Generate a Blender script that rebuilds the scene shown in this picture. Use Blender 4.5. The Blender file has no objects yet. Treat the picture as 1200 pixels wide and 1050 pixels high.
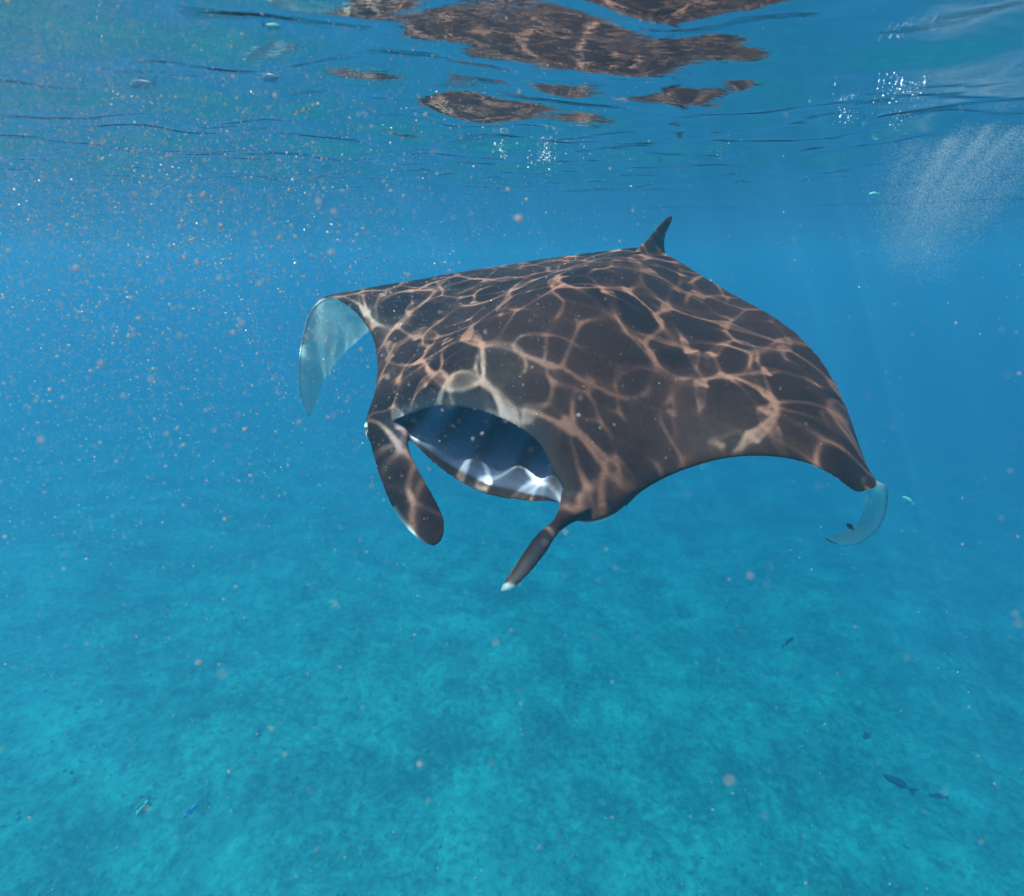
import bpy, math, random
import numpy as np
from mathutils import Vector

R = math.radians
rng = np.random.default_rng(7)
random.seed(7)
scene = bpy.context.scene
col = scene.collection

# ------------------------------------------------------------------ camera
CAM_Z = -0.45
PITCH = R(17.5)
FPX = 715.0                      # focal length in pixels of the 1200 px wide photograph
cam_d = bpy.data.cameras.new('camera')
cam = bpy.data.objects.new('camera', cam_d)
col.objects.link(cam)
cam.location = (0, 0, CAM_Z)
cam.rotation_euler = (R(90) - PITCH, 0, 0)
cam_d.sensor_width = 36
cam_d.lens = FPX / 1200 * 36
cam_d.clip_start = 0.02
cam_d.clip_end = 400
cam_d.dof.use_dof = True
cam_d.dof.focus_distance = 2.3
cam_d.dof.aperture_fstop = 3.0
scene.camera = cam

# ------------------------------------------------------------------ sky, sun, exposure
SUN_EL, SUN_AZ = R(64), R(-98)   # azimuth from +Y, negative = towards -X
world = bpy.data.worlds.new('World')
scene.world = world
world.use_nodes = True
nt = world.node_tree
sky = nt.nodes.new('ShaderNodeTexSky')
sky.sky_type = 'NISHITA'
sky.sun_disc = False
sky.sun_elevation = SUN_EL
sky.sun_rotation = SUN_AZ
nt.links.new(sky.outputs[0], nt.nodes['Background'].inputs[0])
nt.nodes['Background'].inputs[1].default_value = 0.14

sun_dir = Vector((math.cos(SUN_EL) * math.sin(SUN_AZ), math.cos(SUN_EL) * math.cos(SUN_AZ), math.sin(SUN_EL)))
sun_d = bpy.data.lights.new('sun', 'SUN')
sun_d.energy = 5.0
sun_d.angle = R(0.5)
sun_d.color = (1.0, 0.93, 0.84)
sun = bpy.data.objects.new('sun', sun_d)
col.objects.link(sun)
sun.rotation_euler = sun_dir.to_track_quat('Z', 'Y').to_euler()

scene.view_settings.view_transform = 'Standard'
scene.view_settings.look = 'None'
scene.view_settings.gamma = 1.0
scene.view_settings.use_curve_mapping = False
scene.view_settings.exposure = 0.45
cy = scene.cycles
cy.volume_bounces = 1
cy.max_bounces = 5
cy.diffuse_bounces = 2
cy.glossy_bounces = 2
cy.caustics_reflective = False
cy.transparent_max_bounces = 16
cy.use_denoising = True
cy.use_adaptive_sampling = True
cy.adaptive_threshold = 0.02
cy.adaptive_min_samples = 24
cy.sample_clamp_indirect = 6.0

# ------------------------------------------------------------------ helpers
CAM = np.array([0.0, 0.0, CAM_Z])
RT = np.array([1.0, 0.0, 0.0])
FW = np.array([0.0, math.cos(PITCH), -math.sin(PITCH)])
UP = np.array([0.0, math.sin(PITCH), math.cos(PITCH)])


def P(x, y, d):
    """world point seen at photograph pixel (x, y) at depth d metres"""
    return CAM + RT * ((x - 600) / FPX * d) - UP * ((y - 525) / FPX * d) + FW * d


def tag(o, label=None, cat=None, group=None, kind=None):
    if label: o['label'] = label
    if cat: o['category'] = cat
    if group: o['group'] = group
    if kind: o['kind'] = kind
    return o


def mesh_obj(name, verts, faces, mat, parent=None, smooth=True, attrs=None):
    me = bpy.data.meshes.new(name)
    verts = np.asarray(verts, dtype=np.float32)
    if isinstance(faces, np.ndarray):
        n, k = faces.shape
        me.vertices.add(len(verts)); me.vertices.foreach_set('co', verts.ravel())
        me.loops.add(n * k); me.loops.foreach_set('vertex_index', faces.astype(np.int32).ravel())
        me.polygons.add(n)
        me.polygons.foreach_set('loop_start', np.arange(0, n * k, k, dtype=np.int32))
        me.update(calc_edges=True)
    else:
        me.from_pydata([tuple(map(float, v)) for v in verts], [], [tuple(f) for f in faces])
    if smooth:
        me.polygons.foreach_set('use_smooth', np.ones(len(me.polygons), dtype=bool))
    if attrs:
        for k_, v_ in attrs.items():
            if v_.ndim == 1:
                a = me.attributes.new(k_, 'FLOAT', 'POINT'); a.data.foreach_set('value', v_.astype(np.float32))
            else:
                a = me.attributes.new(k_, 'FLOAT_COLOR', 'POINT'); a.data.foreach_set('color', v_.astype(np.float32).ravel())
    me.materials.append(mat)
    me.validate()
    o = bpy.data.objects.new(name, me)
    col.objects.link(o)
    if parent: o.parent = parent
    return o


def empty(name, loc):
    o = bpy.data.objects.new(name, None)
    col.objects.link(o)
    o.location = loc
    o.empty_display_size = 0.1
    return o


def new_mat(name):
    m = bpy.data.materials.new(name)
    m.use_nodes = True
    for n in list(m.node_tree.nodes):
        m.node_tree.nodes.remove(n)
    out = m.node_tree.nodes.new('ShaderNodeOutputMaterial')
    return m, m.node_tree, out


def N(t, kind, **kw):
    n = t.nodes.new(kind)
    for k, v in kw.items():
        if k.startswith('in_'):
            n.inputs[k[3:].replace('_', ' ')].default_value = v
        else:
            setattr(n, k, v)
    return n


def simple_mat(name, color, rough=0.5, spec=0.3, noise=0.0, scale=40, sub=0.0):
    m, t, out = new_mat(name)
    b = N(t, 'ShaderNodeBsdfPrincipled')
    b.inputs['Roughness'].default_value = rough
    b.inputs['Specular IOR Level'].default_value = spec
    if noise:
        tc = N(t, 'ShaderNodeTexCoord'); nz = N(t, 'ShaderNodeTexNoise'); nz.inputs['Scale'].default_value = scale
        t.links.new(tc.outputs['Object'], nz.inputs['Vector'])
        mx = N(t, 'ShaderNodeMix', data_type='RGBA')
        mx.inputs['A'].default_value = (*[c * (1 - noise) for c in color], 1)
        mx.inputs['B'].default_value = (*[min(1, c * (1 + noise)) for c in color], 1)
        t.links.new(nz.outputs['Fac'], mx.inputs['Factor'])
        t.links.new(mx.outputs['Result'], b.inputs['Base Color'])
    else:
        b.inputs['Base Color'].default_value = (*color, 1)
    t.links.new(b.outputs[0], out.inputs['Surface'])
    return m


def glow_through(name, color, share=0.55):
    """tiny bodies that let light through: half diffuse, half translucent"""
    m, t, out = new_mat(name)
    a = N(t, 'ShaderNodeBsdfDiffuse'); a.inputs['Color'].default_value = (*color, 1)
    b = N(t, 'ShaderNodeBsdfTranslucent'); b.inputs['Color'].default_value = (*color, 1)
    x = N(t, 'ShaderNodeMixShader'); x.inputs[0].default_value = share
    t.links.new(a.outputs[0], x.inputs[1]); t.links.new(b.outputs[0], x.inputs[2]); t.links.new(x.outputs[0], out.inputs['Surface'])
    return m


def cubic(tab, t):
    """natural-ish Catmull-Rom through the rows of tab at uniform parameters"""
    tab = np.asarray(tab, float)
    n = len(tab)
    i = np.clip(np.floor(t).astype(int), 0, n - 2)
    f = (t - i)[:, None]
    pad = np.vstack([2 * tab[0] - tab[1], tab, 2 * tab[-1] - tab[-2]])
    p0, p1, p2, p3 = pad[i], pad[i + 1], pad[i + 2], pad[i + 3]
    return 0.5 * (2 * p1 + (p2 - p0) * f + (2 * p0 - 5 * p1 + 4 * p2 - p3) * f ** 2 + (3 * p1 - p0 - 3 * p2 + p3) * f ** 3)


def grid_faces(nu, nv, wrap_v=False):
    i = np.arange(nu - 1)[:, None]
    j = np.arange(nv if wrap_v else nv - 1)[None, :]
    j2 = (j + 1) % nv
    a = i * nv + j; b = (i + 1) * nv + j; c = (i + 1) * nv + j2; d = i * nv + j2
    return np.stack([a, b, c, d], -1).reshape(-1, 4)


# ------------------------------------------------------------------ water surface with its caustic focusing
class Waves:
    def __init__(self, specs, seed, spread=R(48)):
        r = np.random.default_rng(seed)
        ks, amps, phs = [], [], []
        for lam0, lam1, n, slope in specs:
            for _ in range(n):
                lam = math.exp(r.uniform(math.log(lam0), math.log(lam1)))
                ang = r.normal(R(75), spread)
                k = 2 * math.pi / lam
                ks.append((k * math.cos(ang), k * math.sin(ang)))
                amps.append(slope / k * math.sqrt(2.0 / n) * r.uniform(0.7, 1.3))
                phs.append(r.uniform(0, 2 * math.pi))
        self.k = np.array(ks); self.a = np.array(amps); self.p = np.array(phs)
        self.lam = 2 * math.pi / np.hypot(self.k[:, 0], self.k[:, 1])

    def height(self, x, y, sp=None):
        h = np.zeros_like(x)
        for (kx, ky), a, p, lam in zip(self.k, self.a, self.p, self.lam):
            w = 1.0 if sp is None else np.exp(-(sp / lam * 3.0) ** 2)
            h += w * a * np.sin(kx * x + ky * y + p)
        return h

    def slope(self, x, y):
        sx = np.zeros_like(x); sy = np.zeros_like(x)
        for (kx, ky), a, p in zip(self.k, self.a, self.p):
            c = a * np.cos(kx * x + ky * y + p)
            sx += kx * c; sy += ky * c
        return sx, sy


swell = Waves([(1.2, 2.6, 8, 0.055), (0.32, 0.75, 18, 0.115), (0.14, 0.3, 14, 0.045)], 11)
lens = Waves([(0.5, 1.1, 8, 0.12), (0.15, 0.36, 30, 0.20), (0.09, 0.14, 10, 0.025)], 29, R(180))

X0, X1, Y0, Y1 = -2.0, 1.35, 1.25, 3.8          # patch of sea whose focused light falls on the ray


lens2 = Waves([(0.35, 0.8, 8, 0.10), (0.10, 0.26, 30, 0.19)], 41, R(180))


def caustic_map(lens, res=0.004, depth=0.85):
    m = 0.5
    xs = np.arange(X0 - m, X1 + m, res); ys = np.arange(Y0 - m, Y1 + m, res)
    nx, ny = len(xs), len(ys)
    acc = np.zeros((nx, ny))
    for ox in (-0.25, 0.25):
        for oy in (-0.25, 0.25):
            gx, gy = np.meshgrid(xs + ox * res, ys + oy * res, indexing='ij')
            sx, sy = lens.slope(gx, gy)
            px = gx - depth * 0.25 * sx; py = gy - depth * 0.25 * sy
            fx = (px - xs[0]) / res; fy = (py - ys[0]) / res
            ix = np.floor(fx).astype(int); iy = np.floor(fy).astype(int)
            fx -= ix; fy -= iy
            for dx, wx in ((0, 1 - fx), (1, fx)):
                for dy, wy in ((0, 1 - fy), (1, fy)):
                    jx = ix + dx; jy = iy + dy
                    ok = (jx >= 0) & (jx < nx) & (jy >= 0) & (jy < ny)
                    acc += np.bincount((jx * ny + jy)[ok], weights=(wx * wy)[ok], minlength=nx * ny).reshape(nx, ny)
    acc /= 4.0
    for ax in (0, 1):
        acc = (2 * acc + np.roll(acc, 1, ax) + np.roll(acc, -1, ax)) / 4
    return xs, ys, acc


def stretch(lo, hi, step, far, g=1.16):
    a = list(np.arange(lo, hi + step * 0.5, step))
    s, x = step, a[-1]
    while x < far:
        s *= g; x += s; a.append(x)
    s, x = step, a[0]
    b = []
    while x > -far:
        s *= g; x -= s; b.append(x)
    return np.array(b[::-1] + a)


FAR = 85.0
gx1 = stretch(X0, X1, 0.006, FAR); gy1 = stretch(Y0, Y1, 0.006, FAR)
GX, GY = np.meshgrid(gx1, gy1, indexing='ij')
spx = np.gradient(gx1); spy = np.gradient(gy1)
SP = np.maximum(spx[:, None], spy[None, :])
H = swell.height(GX, GY, SP)
cxs, cys, cmap = caustic_map(lens)
cmap = 0.62 * cmap + 0.38 * caustic_map(lens2, depth=0.7)[2]
res = cxs[1] - cxs[0]
ix = np.clip(((GX - cxs[0]) / res).astype(int), 0, len(cxs) - 1)
iy = np.clip(((GY - cys[0]) / res).astype(int), 0, len(cys) - 1)
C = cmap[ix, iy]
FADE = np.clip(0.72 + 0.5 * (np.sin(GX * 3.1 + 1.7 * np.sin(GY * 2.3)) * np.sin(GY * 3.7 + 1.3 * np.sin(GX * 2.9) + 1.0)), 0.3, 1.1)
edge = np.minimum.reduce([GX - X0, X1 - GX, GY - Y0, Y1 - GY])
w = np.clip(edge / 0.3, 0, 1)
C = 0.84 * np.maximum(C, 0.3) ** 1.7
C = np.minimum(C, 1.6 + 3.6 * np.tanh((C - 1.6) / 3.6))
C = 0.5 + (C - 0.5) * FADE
verts = np.stack([GX, GY, H], -1).reshape(-1, 3)
wm, t, out = new_mat('sea_surface')
tc = N(t, 'ShaderNodeTexCoord')
mp = N(t, 'ShaderNodeMapping'); mp.inputs['Scale'].default_value = (4.0, 9.0, 4.0)
t.links.new(tc.outputs['Object'], mp.inputs['Vector'])
nz = N(t, 'ShaderNodeTexNoise'); nz.inputs['Scale'].default_value = 1.6; nz.inputs['Detail'].default_value = 4
t.links.new(mp.outputs[0], nz.inputs['Vector'])
bp = N(t, 'ShaderNodeBump'); bp.inputs['Strength'].default_value = 0.15; bp.inputs['Distance'].default_value = 0.02
t.links.new(nz.outputs['Fac'], bp.inputs['Height'])
fr = N(t, 'ShaderNodeFresnel'); fr.inputs['IOR'].default_value = 1.33
gl = N(t, 'ShaderNodeBsdfGlossy'); gl.inputs['Roughness'].default_value = 0.03
t.links.new(bp.outputs[0], gl.inputs['Normal'])
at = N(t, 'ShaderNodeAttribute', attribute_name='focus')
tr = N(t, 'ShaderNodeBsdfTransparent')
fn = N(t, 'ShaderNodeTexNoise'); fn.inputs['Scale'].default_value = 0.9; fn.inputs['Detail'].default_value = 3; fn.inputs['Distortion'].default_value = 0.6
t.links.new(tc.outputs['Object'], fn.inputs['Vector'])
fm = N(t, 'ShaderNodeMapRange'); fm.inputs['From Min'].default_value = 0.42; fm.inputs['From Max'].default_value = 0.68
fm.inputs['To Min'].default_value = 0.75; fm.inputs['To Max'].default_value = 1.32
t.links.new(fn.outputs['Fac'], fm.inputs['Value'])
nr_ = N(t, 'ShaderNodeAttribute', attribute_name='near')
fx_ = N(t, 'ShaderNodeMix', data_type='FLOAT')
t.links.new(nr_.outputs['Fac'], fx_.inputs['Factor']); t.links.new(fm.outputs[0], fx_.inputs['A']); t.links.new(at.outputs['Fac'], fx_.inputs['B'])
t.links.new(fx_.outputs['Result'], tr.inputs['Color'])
mx = N(t, 'ShaderNodeMixShader')
t.links.new(fr.outputs[0], mx.inputs[0]); t.links.new(tr.outputs[0], mx.inputs[1]); t.links.new(gl.outputs[0], mx.inputs[2])
t.links.new(mx.outputs[0], out.inputs['Surface'])
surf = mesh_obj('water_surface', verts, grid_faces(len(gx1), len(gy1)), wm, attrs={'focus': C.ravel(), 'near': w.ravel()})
tag(surf, 'rippled underside of the sea surface reflecting the dark ray', 'water', kind='structure')

# ------------------------------------------------------------------ seabed
BED = -12.0


def vnoise(x, y, seed, octaves=4, gain=0.5):
    out_ = np.zeros_like(x); amp = 1.0
    for o_ in range(octaves):
        r = np.random.default_rng(seed + o_)
        tb = r.uniform(-1, 1, (256, 256))
        f = 2 ** o_
        u = x * f + 37.3 * o_; v = y * f - 11.7 * o_
        i = np.floor(u).astype(int); j = np.floor(v).astype(int)
        a = u - i; b = v - j
        a = a * a * (3 - 2 * a); b = b * b * (3 - 2 * b)
        g = lambda p, q: tb[p % 256, q % 256]
        out_ += amp * ((g(i, j) * (1 - a) + g(i + 1, j) * a) * (1 - b) + (g(i, j + 1) * (1 - a) + g(i + 1, j + 1) * a) * b)
        amp *= gain
    return out_


def bed_height(x, y):
    base = BED - 0.06 * x + 0.35 * vnoise(x * 0.25, y * 0.25, 300, 3)
    lump = vnoise(x * 1.6, y * 1.6, 310, 4, 0.6)
    return base + 0.08 * lump + 0.03 * np.abs(vnoise(x * 6, y * 6, 320, 2))


bx1 = stretch(-11, 11, 0.075, FAR); by1 = stretch(5.0, 22.0, 0.075, FAR)
BX, BY = np.meshgrid(bx1, by1, indexing='ij')
BZ = bed_height(BX, BY)
bm_, t, out = new_mat('coral_rubble_bed')
tc = N(t, 'ShaderNodeTexCoord')
n1 = N(t, 'ShaderNodeTexNoise'); n1.inputs['Scale'].default_value = 0.55; n1.inputs['Detail'].default_value = 5; n1.inputs['Roughness'].default_value = 0.65
n2 = N(t, 'ShaderNodeTexNoise'); n2.inputs['Scale'].default_value = 5.0; n2.inputs['Detail'].default_value = 8; n2.inputs['Roughness'].default_value = 0.78
v1 = N(t, 'ShaderNodeTexVoronoi'); v1.inputs['Scale'].default_value = 9.0
for n_ in (n1, n2, v1): t.links.new(tc.outputs['Object'], n_.inputs['Vector'])
r1 = N(t, 'ShaderNodeValToRGB')
r1.color_ramp.elements[0].position = 0.42; r1.color_ramp.elements[0].color = (0.24, 0.25, 0.19, 1)
r1.color_ramp.elements[1].position = 0.57; r1.color_ramp.elements[1].color = (0.68, 0.63, 0.50, 1)
m1 = N(t, 'ShaderNodeMath', operation='MULTIPLY_ADD'); m1.inputs[1].default_value = 0.38; 
m0 = N(t, 'ShaderNodeMath', operation='MULTIPLY'); m0.inputs[1].default_value = 0.62
t.links.new(n2.outputs['Fac'], m0.inputs[0]); t.links.new(n1.outputs['Fac'], m1.inputs[0]); t.links.new(m0.outputs[0], m1.inputs[2])
t.links.new(m1.outputs[0], r1.inputs[0])
b = N(t, 'ShaderNodeBsdfPrincipled'); b.inputs['Roughness'].default_value = 0.95; b.inputs['Specular IOR Level'].default_value = 0.05
t.links.new(r1.outputs[0], b.inputs['Base Color'])
bp = N(t, 'ShaderNodeBump'); bp.inputs['Strength'].default_value = 0.5; bp.inputs['Distance'].default_value = 0.04
t.links.new(v1.outputs['Distance'], bp.inputs['Height']); t.links.new(bp.outputs[0], b.inputs['Normal'])
t.links.new(b.outputs[0], out.inputs['Surface'])
bed = mesh_obj('seabed', np.stack([BX, BY, BZ], -1).reshape(-1, 3), grid_faces(len(bx1), len(by1)), bm_)
tag(bed, 'pale sandy seabed strewn with coral rubble far below the ray', 'seabed', kind='structure')

# rubble lying on the bed, too many and too small to count
ico_v = []
ph = (1 + 5 ** 0.5) / 2
for a_, b_ in ((1, ph), (-1, ph), (1, -ph), (-1, -ph)):
    ico_v += [(a_, b_, 0), (0, a_, b_), (b_, 0, a_)]
ico_v = np.array(ico_v, float); ico_v /= np.linalg.norm(ico_v[0])
ico_f = []
for i_ in range(12):
    for j_ in range(i_ + 1, 12):
        for k_ in range(j_ + 1, 12):
            if all(np.linalg.norm(ico_v[p] - ico_v[q]) < 1.06 for p, q in ((i_, j_), (j_, k_), (i_, k_))):
                nrm = np.cross(ico_v[j_] - ico_v[i_], ico_v[k_] - ico_v[i_])
                ico_f.append((i_, j_, k_) if nrm @ ico_v[i_] > 0 else (i_, k_, j_))
ico_f = np.array(ico_f)


oct_v = np.array([(1, 0, 0), (-1, 0, 0), (0, 1, 0), (0, -1, 0), (0, 0, 1), (0, 0, -1)], float)
oct_f = np.array([(0, 2, 4), (2, 1, 4), (1, 3, 4), (3, 0, 4), (2, 0, 5), (1, 2, 5), (3, 1, 5), (0, 3, 5)])


tet_v = np.array([(1, 1, 1), (1, -1, -1), (-1, 1, -1), (-1, -1, 1)], float) / 1.5
tet_f = np.array([(0, 1, 2), (0, 3, 1), (0, 2, 3), (1, 3, 2)])


def scatter(cent, rad, stretch_=0.35, rough=0.25, seed=1, small=False):
    r = np.random.default_rng(seed)
    n = len(cent)
    bv, bf = (tet_v, tet_f) if small == 'finest' else (oct_v, oct_f) if small else (ico_v, ico_f)
    v = bv[None] * (1 + rough * r.uniform(-1, 1, (n, len(bv), 1)))
    v = v * (1 + stretch_ * r.uniform(-1, 1, (n, 1, 3)))
    q = r.normal(size=(n, 4)); q /= np.linalg.norm(q, axis=1, keepdims=True)
    w_, x_, y_, z_ = q.T
    M = np.stack([1 - 2 * (y_ * y_ + z_ * z_), 2 * (x_ * y_ - w_ * z_), 2 * (x_ * z_ + w_ * y_),
                  2 * (x_ * y_ + w_ * z_), 1 - 2 * (x_ * x_ + z_ * z_), 2 * (y_ * z_ - w_ * x_),
                  2 * (x_ * z_ - w_ * y_), 2 * (y_ * z_ + w_ * x_), 1 - 2 * (x_ * x_ + y_ * y_)], -1).reshape(n, 3, 3)
    v = np.einsum('nij,nkj->nki', M, v) * np.asarray(rad)[:, None, None] + cent[:, None, :]
    f = (bf[None] + len(bv) * np.arange(n)[:, None, None]).reshape(-1, 3)
    return v.reshape(-1, 3), f


nr = 16000
rx = rng.uniform(-13, 13, nr); ry = rng.uniform(5, 22, nr)
keep = vnoise(rx * 0.5, ry * 0.5, 400, 3) + rng.uniform(-0.6, 0.6, nr) > -0.1
rx, ry = rx[keep], ry[keep]
rr = 0.014 + 0.035 * rng.uniform(0, 1, len(rx)) ** 3
rz = bed_height(rx, ry) - rr * 0.15
rub_m = simple_mat('rubble', (0.50, 0.46, 0.36), 0.9, 0.05, 0.6, 1.3)
v_, f_ = scatter(np.stack([rx, ry, rz], -1), rr, 0.5, 0.3, 3)
rub = mesh_obj('coral_rubble', v_, f_, rub_m, smooth=False)
tag(rub, 'loose coral rubble scattered over the seabed', 'rubble', kind='stuff')

# ------------------------------------------------------------------ manta ray
skin, t, out = new_mat('ray_skin')
tc = N(t, 'ShaderNodeTexCoord')
zn = N(t, 'ShaderNodeAttribute', attribute_name='zone')     # R belly plus painted wing-tip highlights, G mouth lining, B pale shoulder
sep = N(t, 'ShaderNodeSeparateColor'); t.links.new(zn.outputs['Color'], sep.inputs[0])
n1 = N(t, 'ShaderNodeTexNoise'); n1.inputs['Scale'].default_value = 7; n1.inputs['Detail'].default_value = 8; n1.inputs['Roughness'].default_value = 0.7
n2 = N(t, 'ShaderNodeTexNoise'); n2.inputs['Scale'].default_value = 160; n2.inputs['Detail'].default_value = 3
for n_ in (n1, n2): t.links.new(tc.outputs['Object'], n_.inputs['Vector'])
n3 = N(t, 'ShaderNodeTexNoise'); n3.inputs['Scale'].default_value = 55; n3.inputs['Detail'].default_value = 4; n3.inputs['Roughness'].default_value = 0.75
t.links.new(tc.outputs['Object'], n3.inputs['Vector'])
av = N(t, 'ShaderNodeMath', operation='MULTIPLY_ADD'); av.inputs[1].default_value = 1.5
of = N(t, 'ShaderNodeMath', operation='MULTIPLY_ADD'); of.inputs[1].default_value = 1.2; of.inputs[2].default_value = -0.85
t.links.new(n3.outputs['Fac'], of.inputs[0]); t.links.new(n1.outputs['Fac'], av.inputs[0]); t.links.new(of.outputs[0], av.inputs[2])
dors = N(t, 'ShaderNodeMix', data_type='RGBA')
dors.inputs['A'].default_value = (0.066, 0.024, 0.017, 1); dors.inputs['B'].default_value = (0.155, 0.061, 0.042, 1)
t.links.new(av.outputs[0], dors.inputs['Factor'])
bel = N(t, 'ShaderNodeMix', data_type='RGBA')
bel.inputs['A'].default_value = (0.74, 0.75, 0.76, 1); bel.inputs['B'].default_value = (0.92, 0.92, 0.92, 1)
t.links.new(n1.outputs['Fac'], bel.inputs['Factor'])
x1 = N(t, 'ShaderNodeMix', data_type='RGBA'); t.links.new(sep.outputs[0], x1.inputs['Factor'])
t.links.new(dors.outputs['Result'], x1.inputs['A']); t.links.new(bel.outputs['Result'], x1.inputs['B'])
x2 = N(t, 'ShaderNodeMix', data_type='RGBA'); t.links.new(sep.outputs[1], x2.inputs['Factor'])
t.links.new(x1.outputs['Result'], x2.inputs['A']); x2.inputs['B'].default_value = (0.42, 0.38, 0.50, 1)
x3 = N(t, 'ShaderNodeMix', data_type='RGBA'); t.links.new(sep.outputs[2], x3.inputs['Factor'])
t.links.new(x2.outputs['Result'], x3.inputs['A']); x3.inputs['B'].default_value = (0.32, 0.30, 0.31, 1)
b = N(t, 'ShaderNodeBsdfPrincipled')
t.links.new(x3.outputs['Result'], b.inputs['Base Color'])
b.inputs['Roughness'].default_value = 0.5; b.inputs['Specular IOR Level'].default_value = 0.12
sw = N(t, 'ShaderNodeMath', operation='MULTIPLY'); sw.inputs[1].default_value = 0.85
t.links.new(sep.outputs[0], sw.inputs[0]); t.links.new(sw.outputs[0], b.inputs['Subsurface Weight'])
b.inputs['Subsurface Radius'].default_value = (1.0, 1.0, 1.0); b.inputs['Subsurface Scale'].default_value = 0.05
bp = N(t, 'ShaderNodeBump'); bp.inputs['Strength'].default_value = 0.15; bp.inputs['Distance'].default_value = 0.004
t.links.new(n2.outputs['Fac'], bp.inputs['Height']); t.links.new(bp.outputs[0], b.inputs['Normal'])
t.links.new(b.outputs[0], out.inputs['Surface'])

# stations across the disc from the right wing tip to the left one:
# front edge (x, y, depth), lower front edge offset or point, trailing edge, dorsal bulge, ventral bulge, lip gap, mouth depth
ST = [
    # right wing (its tip hangs down and shows its pale underside)
    ((362, 489, 3.10), None, (364, 487, 3.12), .003, .003, .004, 0),
    ((353, 468, 3.07), None, (376, 459, 3.20), .006, .004, .006, 0),
    ((349, 436, 3.05), None, (393, 428, 3.30), .010, .006, .008, 0),
    ((353, 398, 3.03), None, (420, 402, 3.38), .016, .008, .010, 0),
    ((363, 364, 3.01), None, (445, 380, 3.44), .024, .010, .012, 0),
    ((383, 347, 2.96), None, (462, 350, 3.38), .034, .014, .014, 0),
    ((410, 357, 2.87), None, (500, 326, 3.28), .045, .020, .016, 0),
    ((434, 385, 2.77), None, (545, 317, 3.22), .058, .030, .020, 0),
    ((443, 418, 2.66), None, (595, 309, 3.17), .075, .045, .026, 0),
    ((441, 452, 2.52), None, (645, 301, 3.11), .095, .065, .034, 0),
    ((431, 488, 2.38), None, (690, 295, 3.04), .12, .09, .05, 0),
    ((436, 508, 2.27), (440, 520, 2.28), (718, 292, 3.00), .135, .11, .05, 0.0),
    # head and mouth
    ((466, 492, 2.20), (474, 514, 2.22), (735, 290, 2.97), .145, .13, .05, .10),
    ((515, 477, 2.12), (512, 548, 2.19), (750, 289, 2.95), .155, .14, .05, .34),
    ((572, 486, 2.06), (560, 577, 2.12), (765, 291, 2.93), .16, .14, .05, .42),
    ((625, 515, 1.99), (612, 588, 2.04), (783, 298, 2.91), .155, .14, .05, .34),
    ((652, 560, 1.94), (650, 590, 1.97), (803, 309, 2.86), .145, .13, .05, .10),
    ((680, 598, 1.90), (684, 611, 1.95), (818, 318, 2.81), .135, .11, .05, 0.0),
    ((724, 592, 1.91), (720, 604, 1.95), (838, 330, 2.74), .12, .09, .05, 0),
    # left wing (its tip curls under)
    ((752, 568, 1.94), None, (866, 346, 2.62), .095, .065, .030, 0),
    ((795, 547, 1.95), None, (893, 360, 2.51), .075, .045, .024, 0),
    ((848, 533, 1.92), None, (922, 378, 2.39), .058, .030, .018, 0),
    ((900, 531, 1.87), None, (948, 402, 2.29), .045, .020, .015, 0),
    ((943, 539, 1.84), None, (970, 430, 2.21), .034, .014, .012, 0),
    ((978, 556, 1.82), None, (990, 470, 2.13), .024, .010, .010, 0),
    ((1004, 575, 1.83), None, (1007, 520, 2.07), .016, .008, .008, 0),
    ((1024, 572, 1.85), None, (1018, 553, 2.04), .012, .006, .007, 0),
    ((1040, 567, 1.88), None, (1017, 573, 2.03), .010, .005, .006, 0),
    ((1040, 597, 1.93), None, (1012, 597, 2.04), .008, .004, .006, 0),
    ((1029, 622, 1.97), None, (1003, 613, 2.04), .007, .004, .006, 0),
    ((1006, 638, 1.99), None, (988, 622, 2.03), .006, .004, .005, 0),
    ((985, 640, 2.00), None, (975, 627, 2.02), .004, .003, .004, 0),
    ((967, 631, 2.00), None, (966, 629, 2.01), .003, .003, .003, 0),
]
nst = len(ST)
U_ = np.array([P(*s[0]) for s in ST]); T_ = np.array([P(*s[2]) for s in ST])
par = np.array([s[3:] for s in ST])
# normals of the chord surface at the stations
def frame(Uc, Tc):
    span = np.gradient((Uc + Tc) / 2, axis=0)
    n_ = np.cross(span, Tc - Uc)
    return n_ / np.linalg.norm(n_, axis=1, keepdims=True)
Nst = frame(U_, T_)
L_ = np.array([P(*s[1]) if s[1] else U_[i] - Nst[i] * s[5] for i, s in enumerate(ST)])
NS = 330
tt = np.linspace(0, nst - 1, NS)
U = cubic(U_, tt); L = cubic(L_, tt); T = cubic(T_, tt); pr = cubic(par, tt)
pr[:, :3] = np.maximum(pr[:, :3], (.006, .006, .009)); pr[:, 3] = np.maximum(pr[:, 3], 0)
lt = (tt > 26.5) & (tt < 31.5); pr[lt, :2] = np.maximum(pr[lt, :2], .010); pr[lt, 2] = np.maximum(pr[lt, 2], .012)
NU, NC, NL = 44, 34, 44
Mid = (U + L) / 2
span = np.gradient(Mid + T, axis=0)
NN = np.cross(span, T - Mid)
NN /= np.linalg.norm(NN, axis=1, keepdims=True)
for _ in range(6):
    NN[1:-1] = (NN[:-2] + 2 * NN[1:-1] + NN[2:]); NN /= np.linalg.norm(NN, axis=1, keepdims=True)


def prof(c, a, b_):
    f = c ** a * (1 - c) ** b_
    cm = a / (a + b_)
    return f / (cm ** a * (1 - cm) ** b_)


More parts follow.
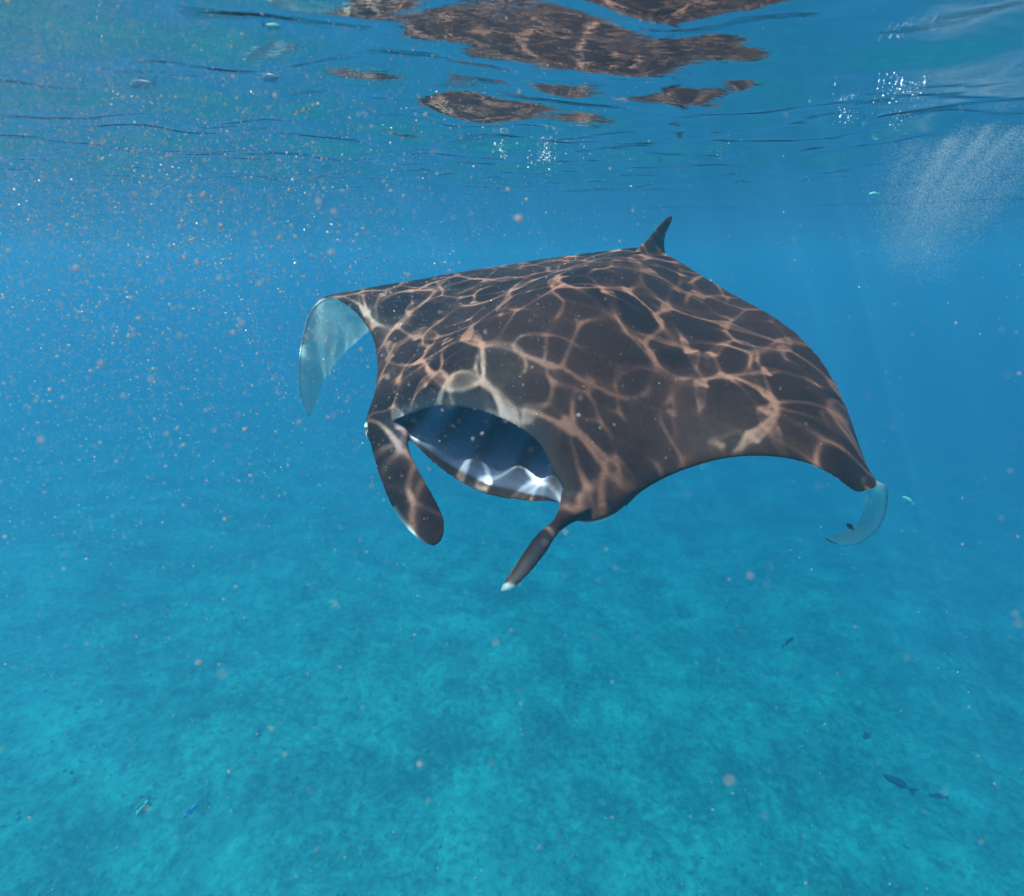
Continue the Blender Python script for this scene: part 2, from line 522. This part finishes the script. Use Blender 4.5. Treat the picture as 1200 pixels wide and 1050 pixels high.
secs = []; zone = []
s_abs = np.abs(tt - 14) / 14.0
cu = (1 - np.cos(np.linspace(0, math.pi, NU))) / 2
for i in range(NS):
    u, l, te, n_ = U[i], L[i], T[i], NN[i]
    bu, bl, gap, cav = pr[i]
    ch = te - (u + l) / 2; chl = np.linalg.norm(ch); chd = ch / chl
    z = []; pts = []
    # dorsal: trailing edge -> lip
    for c in cu[::-1]:
        pts.append(u + (te - u) * c + n_ * bu * prof(c, 0.8, 1.25) if c > 0 else u)
        pale = 0.0
        if 11.2 < tt[i] < 17.2:
            pale = max(0.0, 1 - c / 0.055) * min(1, (tt[i] - 11.2) / 0.8) * min(1.0, max(0.18, (16.2 - tt[i]) / 2.5))
        z.append((1.0 if 26.1 < tt[i] < 27.3 and c < 0.3 else 0, 0, pale * 0.5, 1))  # sunlit spot on the left tip's fold, painted white into the skin
    # lip and mouth lining
    lipn = np.cross(chd, np.gradient(U, axis=0)[i]); 
    for q in range(1, NC - 1):
        a = q / (NC - 1)
        a = a + 0.16 * math.sin(4 * math.pi * a) / (4 * math.pi) * -1 if cav <= 0.004 else 0.5 - 0.5 * math.cos(math.pi * a)
        base = u + (l - u) * a
        d_in = math.sin(math.pi * a) ** 0.55
        if cav > 0.004:
            room = math.sin(math.pi * a) * 0.035 * min(1, cav / 0.2)
            ridge = 0.010 * math.sin(tt[i] * 16.0) * math.sin(math.pi * a) ** 2 * min(1, cav / 0.2)
            sa = math.sin(math.pi * a)
            swellv = (0.045 * (1 - 2 * a) * sa if a < 0.5 else 0.024 * sa ** 0.3) * min(1, cav / 0.2)
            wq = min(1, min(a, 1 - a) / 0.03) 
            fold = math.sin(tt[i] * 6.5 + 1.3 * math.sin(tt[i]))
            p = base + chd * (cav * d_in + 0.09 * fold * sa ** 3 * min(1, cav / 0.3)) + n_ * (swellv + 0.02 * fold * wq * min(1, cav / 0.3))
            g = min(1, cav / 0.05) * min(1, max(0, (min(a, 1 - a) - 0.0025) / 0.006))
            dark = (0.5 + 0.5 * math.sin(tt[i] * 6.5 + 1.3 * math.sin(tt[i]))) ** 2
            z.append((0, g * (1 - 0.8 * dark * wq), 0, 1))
        else:
            p = base - chd * (np.linalg.norm(l - u) * 0.45 * math.sin(math.pi * a))
            z.append((1.0 if a > (0.35 if 16.9 < tt[i] < 18.4 or 10.2 < tt[i] < 10.8 or tt[i] < 4.3 else 0.75) else 0.0, 0, 0, 1))  # right wing tip's front rim also whitened to paint in its edge glints
        pts.append(p)
    # belly: lip -> trailing edge
    for c in cu:
        pts.append(l + (te - l) * c - n_ * bl * prof(c, 0.8 + 0.2 * min(1, cav / 0.1), 1.25) if 0 < c < 1 else (l if c == 0 else te - n_ * max(0.009, min(0.014, bl * 1.3))))
        e = min(1, max(0, (c - 0.0) / 0.05)); 
        z.append((min(1, (0.35 + e) if cav < 0.004 else max(0, c - 0.012) / 0.02), 0, 0, 1))
    secs.append(pts); zone.append(z)
V = np.array(secs); Z = np.array(zone)
NSEC = V.shape[1]
ease = np.zeros(NSEC)
ease[:NU] = np.clip(np.minimum(cu[::-1] / 0.25, (1 - cu[::-1]) / 0.15), 0, 1)
ease[-NL:] = np.clip(np.minimum(cu / 0.25, (1 - cu) / 0.15), 0, 1)
for _ in range(60):
    sm = V.copy(); sm[1:-1] = (V[:-2] + 2 * V[1:-1] + V[2:]) / 4
    V = V + (sm - V) * ease[None, :, None]
ray = empty('manta_ray', (0.3, 2.4, -1.35))
tag(ray, 'large dark brown manta ray with open mouth and sunlit ripples on its back', 'manta ray')
rl = np.array(ray.location)
parts_v, parts_f, parts_z = [], [], []


def add_shell(v, nu, nv, z, flip):
    """closed tube of rings: collected, later grown together into one body"""
    base = sum(len(p_) for p_ in parts_v)
    f = grid_faces(nu, nv, True)
    cap0 = [base + j for j in range(nv)]; cap1 = [base + (nu - 1) * nv + j for j in range(nv)]
    fl = [tuple(q) for q in (f + base)] + [tuple(cap0), tuple(cap1[::-1])]
    if flip: fl = [q[::-1] for q in fl]
    parts_v.append(v); parts_f.extend(fl); parts_z.append(z)


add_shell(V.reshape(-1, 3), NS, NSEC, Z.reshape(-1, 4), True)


def fin(rows, nx=26, ny=60, zone_fn=None):
    """flat fin: rows of (edge A, edge B, thickness, camber) from root to tip, lens-shaped across"""
    tq = np.linspace(0, len(rows) - 1, ny)
    A = cubic(np.array([P(*r[0]) for r in rows]), tq); B = cubic(np.array([P(*r[1]) for r in rows]), tq)
    TH = np.maximum(cubic(np.array([[r[2]] for r in rows]), tq)[:, 0], .005)
    CB = cubic(np.array([[r[3] if len(r) > 3 else 0] for r in rows]), tq)[:, 0]
    axis = np.gradient((A + B) / 2, axis=0)
    n_ = np.cross(axis, B - A); n_ /= np.linalg.norm(n_, axis=1, keepdims=True) + 1e-9
    for _ in range(4):
        n_[1:-1] = n_[:-2] + 2 * n_[1:-1] + n_[2:]; n_ /= np.linalg.norm(n_, axis=1, keepdims=True)
    vs, zs = [], []
    for k in range(ny):
        for a in np.linspace(0, 2 * math.pi, nx, endpoint=False):
            c = 0.5 - 0.5 * math.cos(a)
            vs.append(A[k] + (B[k] - A[k]) * c + n_[k] * (TH[k] * math.sin(a) + CB[k] * 4 * c * (1 - c)))
            zs.append((*(zone_fn(k / (ny - 1), c, math.sin(a)) if zone_fn else (0, 0, 0)), 1))
    add_shell(np.array(vs), ny, nx, np.array(zs), False)


# cephalic fins beside the mouth
fin([
    ((431, 484, 2.36), (486, 482, 2.34), .05),
    ((431, 504, 2.27), (482, 500, 2.25), .045),
    ((437, 532, 2.17), (479, 522, 2.19), .030),
    ((447, 566, 2.10), (489, 547, 2.15), .018),
    ((462, 600, 2.04), (504, 573, 2.10), .014),
    ((480, 624, 2.01), (518, 600, 2.06), .011),
    ((496, 637, 2.00), (522, 620, 2.03), .008),
    ((508, 641, 2.00), (518, 634, 2.01), .005)],
    zone_fn=lambda k, c, s: (0.9 * max(0, 1 - c / 0.08) * (k > 0.55), 0.14 * min(1, max(0, (c - .45) / .3)) * min(1, max(0, (.42 - k) / .15)), 0))
fin([
    ((668, 540, 2.04), (735, 556, 2.06), .060),
    ((659, 572, 1.96), (722, 586, 1.97), .050),
    ((654, 597, 1.89), (694, 602, 1.91), .030),
    ((645, 614, 1.86), (668, 614, 1.86), .018, .008),
    ((626, 632, 1.84), (653, 629, 1.82), .011, .018),
    ((612, 652, 1.81), (640, 650, 1.78), .009, .022),
    ((598, 674, 1.78), (621, 673, 1.74), .008, .016),
    ((588, 688, 1.75), (606, 687, 1.72), .007, .01),
    ((585, 694, 1.73), (599, 693, 1.72), .005)],
    zone_fn=lambda k, c, s: (1.0 * min(1, max(0, (k - 0.87) / 0.03)), 0, 0.4 * max(0, 1 - abs(c - .75) / .25) * min(1, max(0, (k - .4) / .2))))
# small fin at the tail base and the whip tail behind it
fin([
    ((742, 296, 2.80), (782, 306, 3.00), .030),
    ((752, 286, 2.84), (779, 296, 2.99), .018),
    ((763, 275, 2.90), (778, 283, 3.00), .013),
    ((773, 263, 2.96), (782, 270, 3.03), .010),
    ((782, 254, 3.01), (787, 259, 3.05), .007),
    ((787, 252, 3.04), (788, 254, 3.05), .005)])
tp = cubic(np.array([P(768, 296, 2.90), P(776, 306, 3.05), P(778, 316, 3.35), P(772, 330, 3.75), P(762, 350, 4.15)]), np.linspace(0, 4, 60))
tr_ = np.linspace(0.03, 0.007, 60)
tv = []
for k in range(60):
    d_ = np.gradient(tp, axis=0)[k]; d_ /= np.linalg.norm(d_)
    e1 = np.cross(d_, UP); e1 /= np.linalg.norm(e1); e2 = np.cross(e1, d_)
    for a in np.linspace(0, 2 * math.pi, 10, endpoint=False):
        tv.append(tp[k] + tr_[k] * (math.cos(a) * e1 + math.sin(a) * e2))
add_shell(np.array(tv), 60, 10, np.tile([0, 0, 0, 1.0], (600, 1)), False)

# grow the shells together into one continuous skin
raw = mesh_obj('body', np.vstack(parts_v) - rl, parts_f, skin)
raw_n = np.zeros(len(raw.data.vertices) * 3, np.float32); raw.data.vertices.foreach_get('normal', raw_n); raw_n = raw_n.reshape(-1, 3)
raw_z = np.vstack(parts_z); raw_v = np.vstack(parts_v) - rl
md = raw.modifiers.new('grow', 'REMESH'); md.mode = 'VOXEL'; md.voxel_size = 0.0045; md.use_smooth_shade = True
md = raw.modifiers.new('ease', 'SMOOTH'); md.factor = 0.5; md.iterations = 16
dg = bpy.context.evaluated_depsgraph_get()
me = bpy.data.meshes.new_from_object(raw.evaluated_get(dg))
bpy.data.objects.remove(raw)
me.name = 'body'
nv_ = len(me.vertices)
co = np.zeros(nv_ * 3, np.float32); me.vertices.foreach_get('co', co)
no = np.zeros(nv_ * 3, np.float32); me.vertices.foreach_get('normal', no); co = co.reshape(-1, 3); no = no.reshape(-1, 3)
from mathutils.kdtree import KDTree
kd = KDTree(len(raw_v))
for i_, p_ in enumerate(raw_v.tolist()): kd.insert(p_, i_)
kd.balance()
idx_ = np.empty((nv_, 4), np.int32)
fn_ = kd.find_n
for i_, p_ in enumerate(co.tolist()):
    h_ = fn_(p_, 4)
    idx_[i_] = (h_[0][1], h_[1][1], h_[2][1], h_[3][1])
dd_ = ((raw_v[idx_] - co[:, None]) ** 2).sum(-1)
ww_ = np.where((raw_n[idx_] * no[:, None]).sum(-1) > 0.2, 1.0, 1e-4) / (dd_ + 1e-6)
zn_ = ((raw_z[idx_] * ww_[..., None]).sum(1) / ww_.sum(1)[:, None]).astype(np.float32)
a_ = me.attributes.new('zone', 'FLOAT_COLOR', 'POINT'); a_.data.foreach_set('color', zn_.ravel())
me.materials.clear(); me.materials.append(skin)
me.polygons.foreach_set('use_smooth', np.ones(len(me.polygons), dtype=bool))
body = bpy.data.objects.new('body', me); col.objects.link(body); body.parent = ray


def uv_ball(cent, r, nu=14, nv=20, sq=(1, 1, 1)):
    vs = []
    for i in range(nu):
        th = math.pi * (i + 0.001) / (nu - 1 + 0.002)
        for j in range(nv):
            p_ = 2 * math.pi * j / nv
            vs.append((cent[0] + r * sq[0] * math.sin(th) * math.cos(p_), cent[1] + r * sq[1] * math.sin(th) * math.sin(p_), cent[2] + r * sq[2] * math.cos(th)))
    return np.array(vs), grid_faces(nu, nv, True)[:, ::-1]


eye_m = simple_mat('ray_eye', (0.03, 0.03, 0.035), 0.15, 0.5)
rim_m = simple_mat('eye_patch', (0.42, 0.40, 0.39), 0.5, 0.2)
for ex, ey, ed in ((434, 499, 2.34), (716, 596, 1.935)):
    v_, f_ = uv_ball(P(ex, ey, ed) - rl, 0.022)
    e_ = mesh_obj('eye', v_, f_, rim_m, ray)
    sgn = -1 if ex < 600 else 1
    v_, f_ = uv_ball(P(ex + sgn * 2, ey + 3, ed - 0.008) - rl, 0.013)
    mesh_obj('pupil', v_, f_, eye_m, e_)

# ------------------------------------------------------------------ small fish
fish_n = 0


def fish(px, py, d, length, heading, mat, fin_mat, label, deep=0.3, group=None):
    """heading: unit-ish direction in (right, up, forward) seen from the camera"""
    root = empty('fish', P(px, py, d))
    tag(root, label, 'fish', group)
    h = RT * heading[0] + UP * heading[1] + FW * heading[2]
    h /= np.linalg.norm(h)
    wz = np.array([0, 0, 1.0])
    side = np.cross(h, wz); side /= np.linalg.norm(side)
    up = np.cross(side, h)
    ts = np.linspace(0, 1, 18)
    vs = []
    for q in ts:
        hh = length * deep * 0.5 * (math.sin(math.pi * min(1, q * 1.02) ** 0.72) ** 0.8 * 0.92 + 0.10 * q)
        hh = max(hh, length * 0.004)
        for a in np.linspace(0, 2 * math.pi, 12, endpoint=False):
            vs.append(h * length * (0.45 - q * 0.8) + up * hh * math.sin(a) + side * hh * 0.42 * math.cos(a))
    mesh_obj('body', vs, grid_faces(18, 12, True), mat, root)

    def plate(name, outline, th):
        o2 = [h * length * x_ + up * length * y_ for x_, y_ in outline]
        n = len(o2)
        vs = [p_ + side * th for p_ in o2] + [p_ - side * th for p_ in o2]
        fs = [tuple(range(n)), tuple(range(2 * n - 1, n - 1, -1))] + [(i_, i_ + n, (i_ + 1) % n + n, (i_ + 1) % n) for i_ in range(n)]
        mesh_obj(name, vs, fs, fin_mat, root, smooth=False)
    plate('tail_fin', [(-.32, .03), (-.43, .10), (-.55, .17), (-.50, .07), (-.47, 0), (-.50, -.07), (-.55, -.17), (-.43, -.10), (-.32, -.03)], length * .006)
    plate('dorsal_fin', [(.18, deep * .40), (.10, deep * .66), (-.05, deep * .68), (-.22, deep * .46), (-.24, deep * .2), (0, deep * .3)], length * .006)
    plate('anal_fin', [(-.02, -deep * .42), (-.10, -deep * .64), (-.22, -deep * .42), (-.24, -deep * .2), (-.1, -deep * .3)], length * .006)
    return root


dark_m = simple_mat('slate_scales', (0.08, 0.11, 0.14), 0.5, 0.3, 0.3, 30)
blue_m = simple_mat('blue_scales', (0.15, 0.5, 0.9), 0.4, 0.4, 0.2, 60)
green_m = simple_mat('green_scales', (0.35, 0.95, 0.7), 0.4, 0.4, 0.35, 60)
cyan_m = simple_mat('cyan_scales', (0.25, 0.8, 0.75), 0.4, 0.4, 0.2, 60)
pale_m = simple_mat('silver_scales', (0.22, 0.50, 0.72), 0.3, 0.5, 0.2, 60)
fish(169, 946, 3.6, 0.14, (-.45, -.75, -.1), green_m, cyan_m, 'green fish with pale tail swimming steeply down over the seabed', .42)
fish(224, 950, 6.0, 0.17, (.6, .6, .3), blue_m, blue_m, 'blue fish beside the green fish over the seabed', .34)
fish(1052, 917, 10.5, 0.55, (-.75, .35, .3), dark_m, dark_m, 'largest dark slender fish low over the seabed', .26)
fish(1099, 933, 11.0, 0.33, (-.9, .0, .3), dark_m, dark_m, 'small dark fish just behind the large slender one', .30)
fish(924, 752, 13.0, 0.43, (.8, .35, .4), dark_m, dark_m, 'dark fish swimming upward below the curled wing tip', .26)
fish(1016, 862, 12.0, 0.27, (-.2, -.7, .6), dark_m, dark_m, 'stubby dark fish turned away above the slender one', .42)
fish(938, 876, 9.5, 0.17, (.8, .3, .2), cyan_m, cyan_m, 'bright cyan fish close to the pale seabed', .34)
fish(1064, 586, 2.6, 0.055, (-.75, .55, .2), cyan_m, cyan_m, 'tiny cyan fish next to the curled wing tip', .36)
fish(1024, 227, 2.8, 0.045, (-.9, .0, .2), cyan_m, cyan_m, 'tiny cyan fish under the surface by the bubble cloud', .36)
fish(996, 617, 1.93, 0.036, (-.7, .55, -.2), dark_m, dark_m, 'tiny dark fish inside the curl of the wing tip', .36)
fish(318, 91, 1.3, 0.052, (-.9, .1, .2), pale_m, pale_m, 'pale blue fish at the surface left of the dark reflections', .36)
fish(166, 98, 1.35, 0.075, (-.95, .05, .2), pale_m, pale_m, 'long pale fish at the surface among drifting specks', .26)
fish(319, 31, 1.02, 0.03, (.95, -.1, .2), cyan_m, pale_m, 'small blue-green fish right under the surface', .40)

# ------------------------------------------------------------------ drifting specks and bubbles
def in_view(n, dlo, dhi, pw, xf, yf):
    d = dlo + (dhi - dlo) * rng.uniform(0, 1, n) ** pw
    return np.array([P(x_, y_, d_) for x_, y_, d_ in zip(xf(n), yf(n), d)]), d


def specks(n, dlo, dhi, pw, rlo, rhi, xf, yf):
    c, d = in_view(n, dlo, dhi, pw, xf, yf)
    r = rlo + (rhi - rlo) * rng.uniform(0, 1, n) ** 4
    ok = c[:, 2] < -0.06
    return c[ok], r[ok]


cs, rs = [], []
for a in (
    specks(15000, 0.7, 2.6, 0.7, .0009, .0029, lambda n: rng.normal(210, 190, n), lambda n: rng.normal(250, 140, n)),
    specks(6000, 0.7, 3.2, 0.7, .0006, .0019, lambda n: rng.uniform(-100, 1300, n), lambda n: rng.uniform(-60, 1100, n)),
    specks(1100, 0.45, 1.4, 0.8, .0008, .0026, lambda n: rng.normal(200, 220, n), lambda n: rng.normal(300, 200, n)),
    specks(160, 0.30, 0.7, 0.8, .0006, .0016, lambda n: rng.uniform(0, 1200, n), lambda n: rng.uniform(0, 1000, n)),
):
    cs.append(a[0]); rs.append(a[1])
cs = np.vstack(cs); rs = np.concatenate(rs)
fine = [np.concatenate(q) for q in zip(
    specks(70000, 0.6, 2.6, 0.8, .0005, .0011, lambda n: rng.normal(100, 230, n), lambda n: rng.normal(200, 230, n)),
    specks(60000, 0.4, 1.1, 0.8, .00025, .0006, lambda n: rng.normal(0, 150, n), lambda n: rng.normal(20, 130, n)))]
snow_m = glow_through('plankton', (1.0, 0.76, 0.66), 0.45)
v_, f_ = scatter(cs, rs, 0.45, 0.2, 9, True)
snow = mesh_obj('plankton_specks', v_, f_, snow_m)
tag(snow, 'pale specks of plankton drifting through the water', 'plankton', kind='stuff')
v_, f_ = scatter(fine[0], fine[1], 0.3, 0.1, 10, 'finest')
silt = mesh_obj('silt', v_, f_, snow_m)
tag(silt, 'fine pinkish silt clouding the water beside the ray', 'silt', kind='stuff')

bub_m = glow_through('bubble', (0.97, 0.93, 0.93), 0.5)
pc = np.array([P(*q) for q in ((1215, 95, 2.0), (1160, 165, 2.15), (1112, 225, 2.3), (1085, 285, 2.4), (1072, 318, 2.45))])
nb = 110000
wisp = rng.integers(0, 70, nb)
w_off = rng.normal(size=(70, 3)) * np.array([0.12, 0.2, 0.055]); w_len = rng.uniform(0.6, 1.0, 70); w_sig = 0.008 + 0.03 * rng.uniform(0, 1, 70) ** 2
tt2 = 4 * rng.uniform(0, 1, nb) ** 1.6 * w_len[wisp]
cc = cubic(pc, tt2) + w_off[wisp] * (1.15 - 0.2 * tt2)[:, None] + rng.normal(size=(nb, 3)) * (w_sig[wisp] * (0.6 + 0.5 * tt2))[:, None]
rr = 0.0005 + 0.0006 * rng.uniform(0, 1, nb) ** 5
ok = cc[:, 2] < -0.03
v_, f_ = scatter(cc[ok], rr[ok], 0.1, 0.05, 5, 'finest')
bub = mesh_obj('bubble_cloud', v_, f_, bub_m)
tag(bub, 'whitish cloud of fine bubbles trailing down from the surface', 'bubbles', kind='stuff')


def surf_bubbles(spots, label, seed):
    r = np.random.default_rng(seed)
    cs_, rs_ = [], []
    for (x_, y_, sx, sy, n, rmax) in spots:
        for _ in range(n):
            px, py = r.normal(x_, sx), r.normal(y_, sy)
            # where that line of sight meets the surface
            dirv = P(px, py, 1.0) - CAM
            if dirv[2] < 0.06: continue
            k = (-0.02 - CAM_Z) / dirv[2]
            cs_.append(CAM + dirv * min(k, 4.5) + np.array([0, 0, -abs(r.normal(0, .02))]))
            rs_.append(0.0007 + rmax * r.uniform() ** 3)
    v_, f_ = scatter(np.array(cs_), np.array(rs_), 0.1, 0.05, seed)
    o = mesh_obj('surface_bubbles', v_, f_, bub_m)
    tag(o, label, 'bubbles', kind='stuff')


surf_bubbles([(640, 186, 9, 9, 150, .004), (588, 172, 5, 5, 60, .004), (690, 180, 40, 4, 60, .003), (840, 170, 30, 6, 40, .003)],
             'small white patch of foam bubbles under the surface above the ray', 61)
surf_bubbles([(990, 126, 8, 5, 50, .0017), (1020, 113, 16, 6, 70, .0017), (1060, 98, 22, 3, 60, .0017), (1095, 95, 25, 3, 40, .0017), (1055, 135, 9, 8, 70, .0017)],
             'glittering strand of bubbles at the surface by the bubble cloud', 62)

# ------------------------------------------------------------------ the water itself: one even volume round everything
hm, t, out = new_mat('sea_water_volume')
pv = N(t, 'ShaderNodeVolumePrincipled')
pv.inputs['Color'].default_value = (0.046, 0.112, 0.186, 1)
pv.inputs['Absorption Color'].default_value = (0.05, 0.69, 0.876, 1)
pv.inputs['Density'].default_value = 0.24
pv.inputs['Anisotropy'].default_value = 0.2
t.links.new(pv.outputs[0], out.inputs['Volume'])
E, ZB, ZT = FAR + 3, BED - 5.5, 0.30
hv = [(sx * E, sy * E, z_) for z_ in (ZB, ZT) for sx, sy in ((-1, -1), (1, -1), (1, 1), (-1, 1))]
hf = [(0, 3, 2, 1), (4, 5, 6, 7), (0, 1, 5, 4), (1, 2, 6, 5), (2, 3, 7, 6), (3, 0, 4, 7)]
hz = mesh_obj('haze', hv, hf, hm, smooth=False)
tag(hz, 'clear blue sea water fading into the distance', 'water', kind='stuff')
